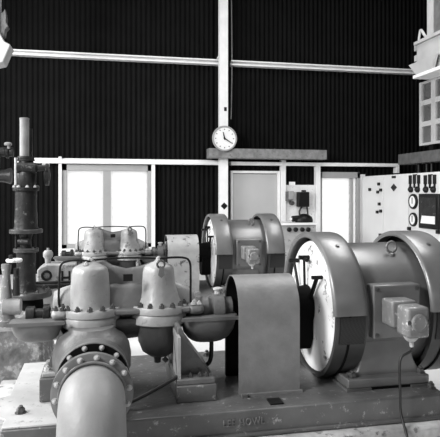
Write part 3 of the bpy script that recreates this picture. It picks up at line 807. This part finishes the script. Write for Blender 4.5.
# motor cable
b = MB(); b.tube([(1.395, 2.34, .795), (1.40, 2.345, .775), (1.375, 2.345, .762), (1.345, 2.345, .745), (1.335, 2.342, .70), (1.335, 2.338, .60), (1.335, 2.332, .50), (1.335, 2.30, .445), (1.335, 2.27, .40)], .006)
cab = tag(b.build('motor_cable', 'wire'), 'thin black cable hanging from the motor terminal box over base', 'cable')

# ================================================================== REAR SET (copies)
index()
RD = (-.02, YR, 0)
def relabel(o, label): o['label'] = label
rp = copy_tree(pump, RD, skip=()); relabel(rp, 'smaller-looking grey two-domed pump behind, in front of the left window')
rg = copy_tree(guard, RD); relabel(rg, 'scuffed grey coupling guard beside the rear pump against dark wall')
rm = copy_tree(motor, RD); relabel(rm, 'grey electric motor behind, standing in front of the door')
rb = copy_tree(base, RD, skip=('raised_lettering',)); relabel(rb, 'cast machine base under the rear pump and motor')
rl = copy_tree(plinth, RD); relabel(rl, 'concrete plinth under the rear machine base')
def swap(root, frm, to):
    for o in [root] + list(root.children_recursive):
        if o.type == 'MESH' and o.data.materials and o.data.materials[0] == M[frm]:
            o.data = o.data.copy(); o.data.materials[0] = M[to]
bpy.context.view_layer.update()
swap(rp, 'pump', 'pumpr'); swap(rg, 'guard', 'guardr')
for a_, c_ in ((pump, rp), (guard, rg), (motor, rm), (base, rb), (plinth, rl)):
    g_ = {'pump': 'two-domed pumps', 'guard': 'coupling guards', 'motor': 'electric motors', 'machine base': 'machine bases', 'plinth': 'machine plinths'}[a_['category']]
    a_['group'] = g_; c_['group'] = g_

# ================================================================== LEFT VALVE COLUMN
yc_ = 4.10
pc = onY(26, 200, yc_); xc = pc.x; sc1 = 1/ (F/ (yc_/ (FW[1]+RT[1]*((26-CX)/F))))    # metres per px there
def zc_(py): return HC-(py-HY)*sc1
def rp_(px): return px*sc1
vc = thing('valve_column', 'tall dark valve column of stacked flanged pipes at left', 'valve column', (xc, yc_, .72))
o_ = (xc, yc_, 0)
b = MB(); dx = rp_(-1.5)
b.lathe([(zc_(157), rp_(4.6)), (zc_(120), rp_(4.6)), (zc_(118.5), rp_(4.9)), (zc_(118), rp_(4.2))], 'Z', (xc+dx, yc_, 0), 28); b.build('upper_pipe', 'galv', vc)
b = MB(); b.box(xc-rp_(1.5)+rp_(4.8), xc+rp_(5.6), yc_+.02, yc_+.05, zc_(157), zc_(128)); b.build('guide_bar', 'valve', vc)
b = MB(); b.lathe([(zc_(161), rp_(8.5)), (zc_(159.4), rp_(8.5)), (zc_(159), rp_(7.6)), (zc_(158.6), rp_(8)), (zc_(156.5), rp_(8))], 'Z', o_, 32); b.build('flange', 'valve', vc)
b = MB(); b.lathe([(zc_(188), rp_(8.5)), (zc_(183), rp_(9.5)), (zc_(175), rp_(10)), (zc_(168), rp_(8)), (zc_(161), rp_(7))], 'Z', o_, 32); bon = b.build('bonnet', 'valve', vc)
b = MB(); b.lathe([(-rp_(8), rp_(4)), (-rp_(7.5), rp_(5.2)), (rp_(10), rp_(5.2)), (rp_(11), rp_(4.2)), (rp_(12), rp_(3.2)), (rp_(19), rp_(3)), (rp_(19.5), rp_(4.6)), (rp_(22), rp_(4.6)), (rp_(22.5), rp_(3))], 'X', (xc, yc_-rp_(6), zc_(168)), 28); b.build('cross_barrel', 'valve', vc)
b = MB(); b.lathe([(0, rp_(4)), (.01, rp_(9.5)), (.035, rp_(9.5)), (.045, rp_(4))], 'X', (xc+rp_(17), yc_, zc_(176)), 28); b.build('side_flange', 'valve', vc)
b = MB(); b.cyl((xc+rp_(16), yc_-rp_(5), zc_(165)), (xc+rp_(23), yc_-rp_(5), zc_(165)), rp_(2.2)); b.build('side_cap', 'boltl', vc)
b = MB(); b.cyl((xc-rp_(9), yc_-.03, zc_(185)), (xc-rp_(9), yc_-.03, zc_(158)), .010); b.build('tie_rod', 'boltl', vc)
b = MB(); b.lathe([(zc_(191), rp_(12)), (zc_(190.5), rp_(12.6)), (zc_(188), rp_(12.6)), (zc_(187.5), rp_(12))], 'Z', o_, 36); f1 = b.build('flange', 'valve', vc)
for i in range(8):
    t = 2*PI*(i+.3)/8; bolt(f1, (xc+math.cos(t)*rp_(11), yc_+math.sin(t)*rp_(11), zc_(187.5)), me=BOLTP)
b = MB(); b.lathe([(zc_(229), rp_(12)), (zc_(226), rp_(11.2)), (zc_(210), rp_(10.6)), (zc_(191), rp_(10.4))], 'Z', o_, 36); b.build('barrel', 'valve', vc)
b = MB(); b.lathe([(zc_(233), rp_(15.6)), (zc_(232.6), rp_(16)), (zc_(229.6), rp_(16)), (zc_(229), rp_(15.4))], 'Z', o_, 40); b.build('flange', 'vflange', vc)
b = MB(); b.lathe([(zc_(249), rp_(5.5)), (zc_(240), rp_(5)), (zc_(236), rp_(6)), (zc_(233), rp_(7))], 'Z', o_, 28); b.cyl((xc-rp_(6), yc_-.04, zc_(241)), (xc+rp_(4), yc_-.07, zc_(241)), .02); b.build('gland', 'valve', vc)
for s_ in (-1, 1):
    b = MB(); b.cyl((xc+s_*rp_(9), yc_-.02, zc_(249)), (xc+s_*rp_(9), yc_-.02, zc_(233)), .008); b.build('tie_rod', 'valve', vc)
b = MB(); b.lathe([(zc_(252), rp_(11.5)), (zc_(251.5), rp_(12.2)), (zc_(248.6), rp_(12.2)), (zc_(248), rp_(11.6))], 'Z', o_, 36); b.build('flange', 'vflange', vc)
b = MB(); b.lathe([(zc_(292), rp_(12)), (zc_(288), rp_(10)), (zc_(270), rp_(9)), (zc_(252), rp_(9.4))], 'Z', o_, 36); b.build('barrel', 'valve', vc)
b = MB(); b.lathe([(zc_(297), rp_(20)), (zc_(296), rp_(21)), (zc_(292), rp_(21)), (zc_(291), rp_(20.3))], 'Z', (xc+rp_(4), yc_, 0), 44); f1 = b.build('flange', 'vflange', vc)
for i in range(10):
    t = 2*PI*(i+.3)/10; bolt(f1, (xc+rp_(4)+math.cos(t)*rp_(17.5), yc_+math.sin(t)*rp_(17.5), zc_(291)), me=BOLT)
b = MB(); b.lathe([(.70, rp_(13)), (zc_(296), rp_(12))], 'Z', (xc+rp_(4), yc_, 0), 36); b.build('stool', 'matt', vc)

# rough concrete block under the column
b = MB(); b.prism([(-1.25, .30), (-.33, .30), (-.345, .46), (-.355, .60), (-.37, .70), (-1.25, .70)], 'Y', 3.42, 4.22)
bmesh.ops.subdivide_edges(b.bm, edges=list(b.bm.edges), cuts=10, use_grid_fill=True)
for v in b.bm.verts:
    if v.co.z > .31: v.co += Vector((random.uniform(-.008,.008), random.uniform(-.01,.01), random.uniform(-.006,.0)))
tag(b.build('concrete_block', 'stone', sharp=80), 'rough mottled concrete block under the valves at lower left', 'block')

# white-bodied gate valve in front of the column
xv = onY(9, 280, 3.60).x; yv = 3.60
gv = thing('gate_valve', 'pale painted gate valve with flat handwheel at left edge', 'valve', (xv, yv, .70))
sv = yv/ (FW[1]+RT[1]*((9-CX)/F)) / F
zv = lambda py: HC-(py-HY)*sv
b = MB(); b.lathe([(.70, .065), (.73, .065), (.735, .05), (zv(300), .035), (zv(275), .022), (zv(268), .030), (zv(264), .030)], 'Z', (xv-.015, yv, 0), 28); b.build('valve_body', 'tbox', gv)
b = MB(); b.cyl((xv+.045, yv-.02, zv(295)), (xv+.045, yv-.02, zv(268)), .022, .016); b.build('yoke', 'valve', gv)
b = MB(); b.lathe([(-.055, .04), (-.05, .05), (.05, .05), (.055, .04)], 'X', (xv+.02, yv-.02, zv(306)), 24); b.build('side_outlet', 'pumpr', gv)
b = MB(); b.cyl((xv+.01, yv, zv(264)), (xv+.01, yv, zv(255)), .012); b.build('stem', 'valve', gv)
b = MB(); b.lathe([(zv(262), .010), (zv(262), .045), (zv(260.5), .049), (zv(259), .045), (zv(259), .012)], 'Z', (xv+.03, yv, 0), 32, caps=False); b.build('handwheel', 'white', gv)

# dark handwheel valve high at left edge on its standpipe
ys_ = 4.3; q = onY(5, 152, ys_)
sv2 = q.x*0 + (ys_/(FW[1]+RT[1]*((5-CX)/F)))/F
hv = thing('standpipe_valve', 'dark standpipe with small side valve at upper left edge', 'valve', (q.x-.12, ys_, DZ))
b = MB(); b.lathe([(DZ, .055), (q.z-.16, .055), (q.z-.14, .085), (q.z+.02, .085), (q.z+.10, .05), (q.z+.11, .02)], 'Z', (q.x-.12, ys_, 0), 28); b.build('standpipe', 'valve', hv)
b = MB(); b.lathe([(-.06, .03), (.0, .034), (.01, .046), (.025, .046), (.03, .034), (.055, .036), (.06, .02)], 'X', (q.x, ys_, q.z), 24); b.build('side_outlet', 'valve', hv)
b = MB(); b.cyl((q.x+.03, ys_-.03, q.z+.02), (q.x+.03, ys_-.03, q.z+.06), .012); b.lathe([(q.z+.045, .026), (q.z+.06, .028), (q.z+.068, .02)], 'Z', (q.x+.025, ys_-.03, 0), 18); b.build('valve_knob', 'galv', hv)
p2 = onY(4, 176, ys_); b = MB(); b.lathe([(-.1, .04), (.0, .045), (.05, .06), (.055, .03)], 'X', (p2.x, ys_, p2.z), 24); b.build('lower_outlet', 'valve', hv)

# pale cast chamber with ring and letter marks beside the rear pump
yq = 4.76
a = onY(36, 268, yq); c = onY(76, 300, yq)
cb = thing('suction_chamber', 'pale cast chamber with black ring and H mark beside the rear pump', 'chamber', ((a.x+c.x)/2, yq+.12, DZ))
A = lambda px, py: (onY(px, py, yq).x, onY(px, py, yq).z)
b = MB(); b.prism([A(37, 270), A(41, 267), A(47, 264.5), A(76, 264.5), (A(76,261)[0], DZ), (A(37,270)[0], DZ)], 'Y', yq, yq+.22); b.build('chamber_body', 'pumpr', cb, bevel=.01)
q = onY(46.5, 275.5, yq); b = MB(); b.torus((q.x, yq-.004, q.z), .034, .010, 'Y', 28, 8); b.box(q.x-.03, q.x+.03, yq-.006, yq, q.z-.062, q.z-.052); b.build('ring_mark', 'black', cb)
for x0_, x1_, y0_, y1_ in ((61.3, 63.4, 271, 284), (68.5, 70.3, 271, 284), (63.4, 68.5, 276.6, 278.6)):
    a_ = A(x0_, y0_); c_ = A(x1_, y1_); b = MB(); b.box(a_[0], c_[0], yq-.006, yq, c_[1], a_[1]); b.build('letter_stroke', 'black', cb)
q = onY(48, 254, yq+.1); b = MB(); b.lathe([(a.z-.05, .02), (q.z-.04, .025), (q.z-.02, .04), (q.z+.01, .04), (q.z+.03, .028), (q.z+.035, .010), (q.z+.05, .010)], 'Z', (q.x, yq+.1, 0), 24); b.build('cap', 'pump', cb)

# dark pipes running between the column and the front pump
for py, rr, y_, lab in ((287, .022, 4.36, 'dark horizontal pipe passing behind the front pump at left'), (283.5, .012, 4.36, 'thin dark rod above the horizontal pipe at left')):
    a = onY(24, py, y_); c = onY(72, py-1, y_)
    pr = thing('cross_pipe', lab, 'pipe', (a.x, y_, DZ))
    b = MB(); b.cyl((a.x, y_, a.z), (c.x+.10, y_, a.z), rr); b.build('pipe', 'valve', pr)
    b = MB(); b.lathe([(0, rr*2), (.015, rr*2.1), (.03, rr*2)], 'X', (a.x+.05, y_, a.z), 20); b.build('collar', 'galv', pr)
    b = MB(); b.cyl((c.x+.10, y_, DZ), (c.x+.10, y_, a.z+.01), rr*.9); b.build('support', 'valve', pr)

# oiler beside the rear guard
q = onY(166.5, 250, 5.35)
ol = thing('oil_cup', 'small dark oil cup on a stem between rear pump and rear guard', 'oil cup', (q.x, 5.35, .55))
b = MB(); b.cyl((q.x, 5.35, .55), (q.x, 5.35, q.z), .012); b.build('stem', 'valve', ol)
b = MB(); b.lathe([(q.z, .015), (q.z+.01, .035), (q.z+.05, .035), (q.z+.06, .02), (q.z+.075, .018), (q.z+.085, .01)], 'Z', (q.x, 5.35, 0), 18); b.build('cup', 'bolt', ol)

# ================================================================== LIGHT
w = bpy.data.worlds.new('sky'); SC.world = w; w.use_nodes = True
w.node_tree.nodes['Background'].inputs[0].default_value = (1,1,1,1); w.node_tree.nodes['Background'].inputs[1].default_value = 1.0
def area(name, loc, target, sx, sy, e):
    l = bpy.data.lights.new(name, 'AREA'); l.shape = 'RECTANGLE'; l.size = sx; l.size_y = sy; l.energy = e
    o = bpy.data.objects.new(name, l); COL.objects.link(o); o.location = loc
    o.rotation_euler = (Vector(target)-Vector(loc)).to_track_quat('-Z', 'Y').to_euler(); return o
area('daylight_left_window', (-3.9, .6, 3.6), (0.3, 2.7, .5), 1.4, 1.4, 270)
area('daylight_left_window_far', (-4.0, 4.8, 3.0), (.6, 4.6, .0), 2.0, 1.8, 240)
area('skylight', (3.0, 4.0, 5.2), (3.0, 4.0, 0), 1.1, 3.4, 130)
area('skylight_left', (-.6, 3.4, 5.2), (-.6, 3.4, 0), .8, 2.4, 60)

cam = bpy.data.cameras.new('camera'); co = bpy.data.objects.new('camera', cam); COL.objects.link(co)
co.location = (0, 0, HC-DZ); co.rotation_euler = (PI/2, 0, -TH)
cam.sensor_fit = 'HORIZONTAL'; cam.sensor_width = 36; cam.lens = 36*F/440
cam.shift_x = 0; cam.shift_y = -(218.5-HY)/440
SC.camera = co
SC.view_settings.view_transform = 'Standard'; SC.view_settings.look = 'None'; SC.view_settings.gamma = 1; SC.view_settings.exposure = 0.45
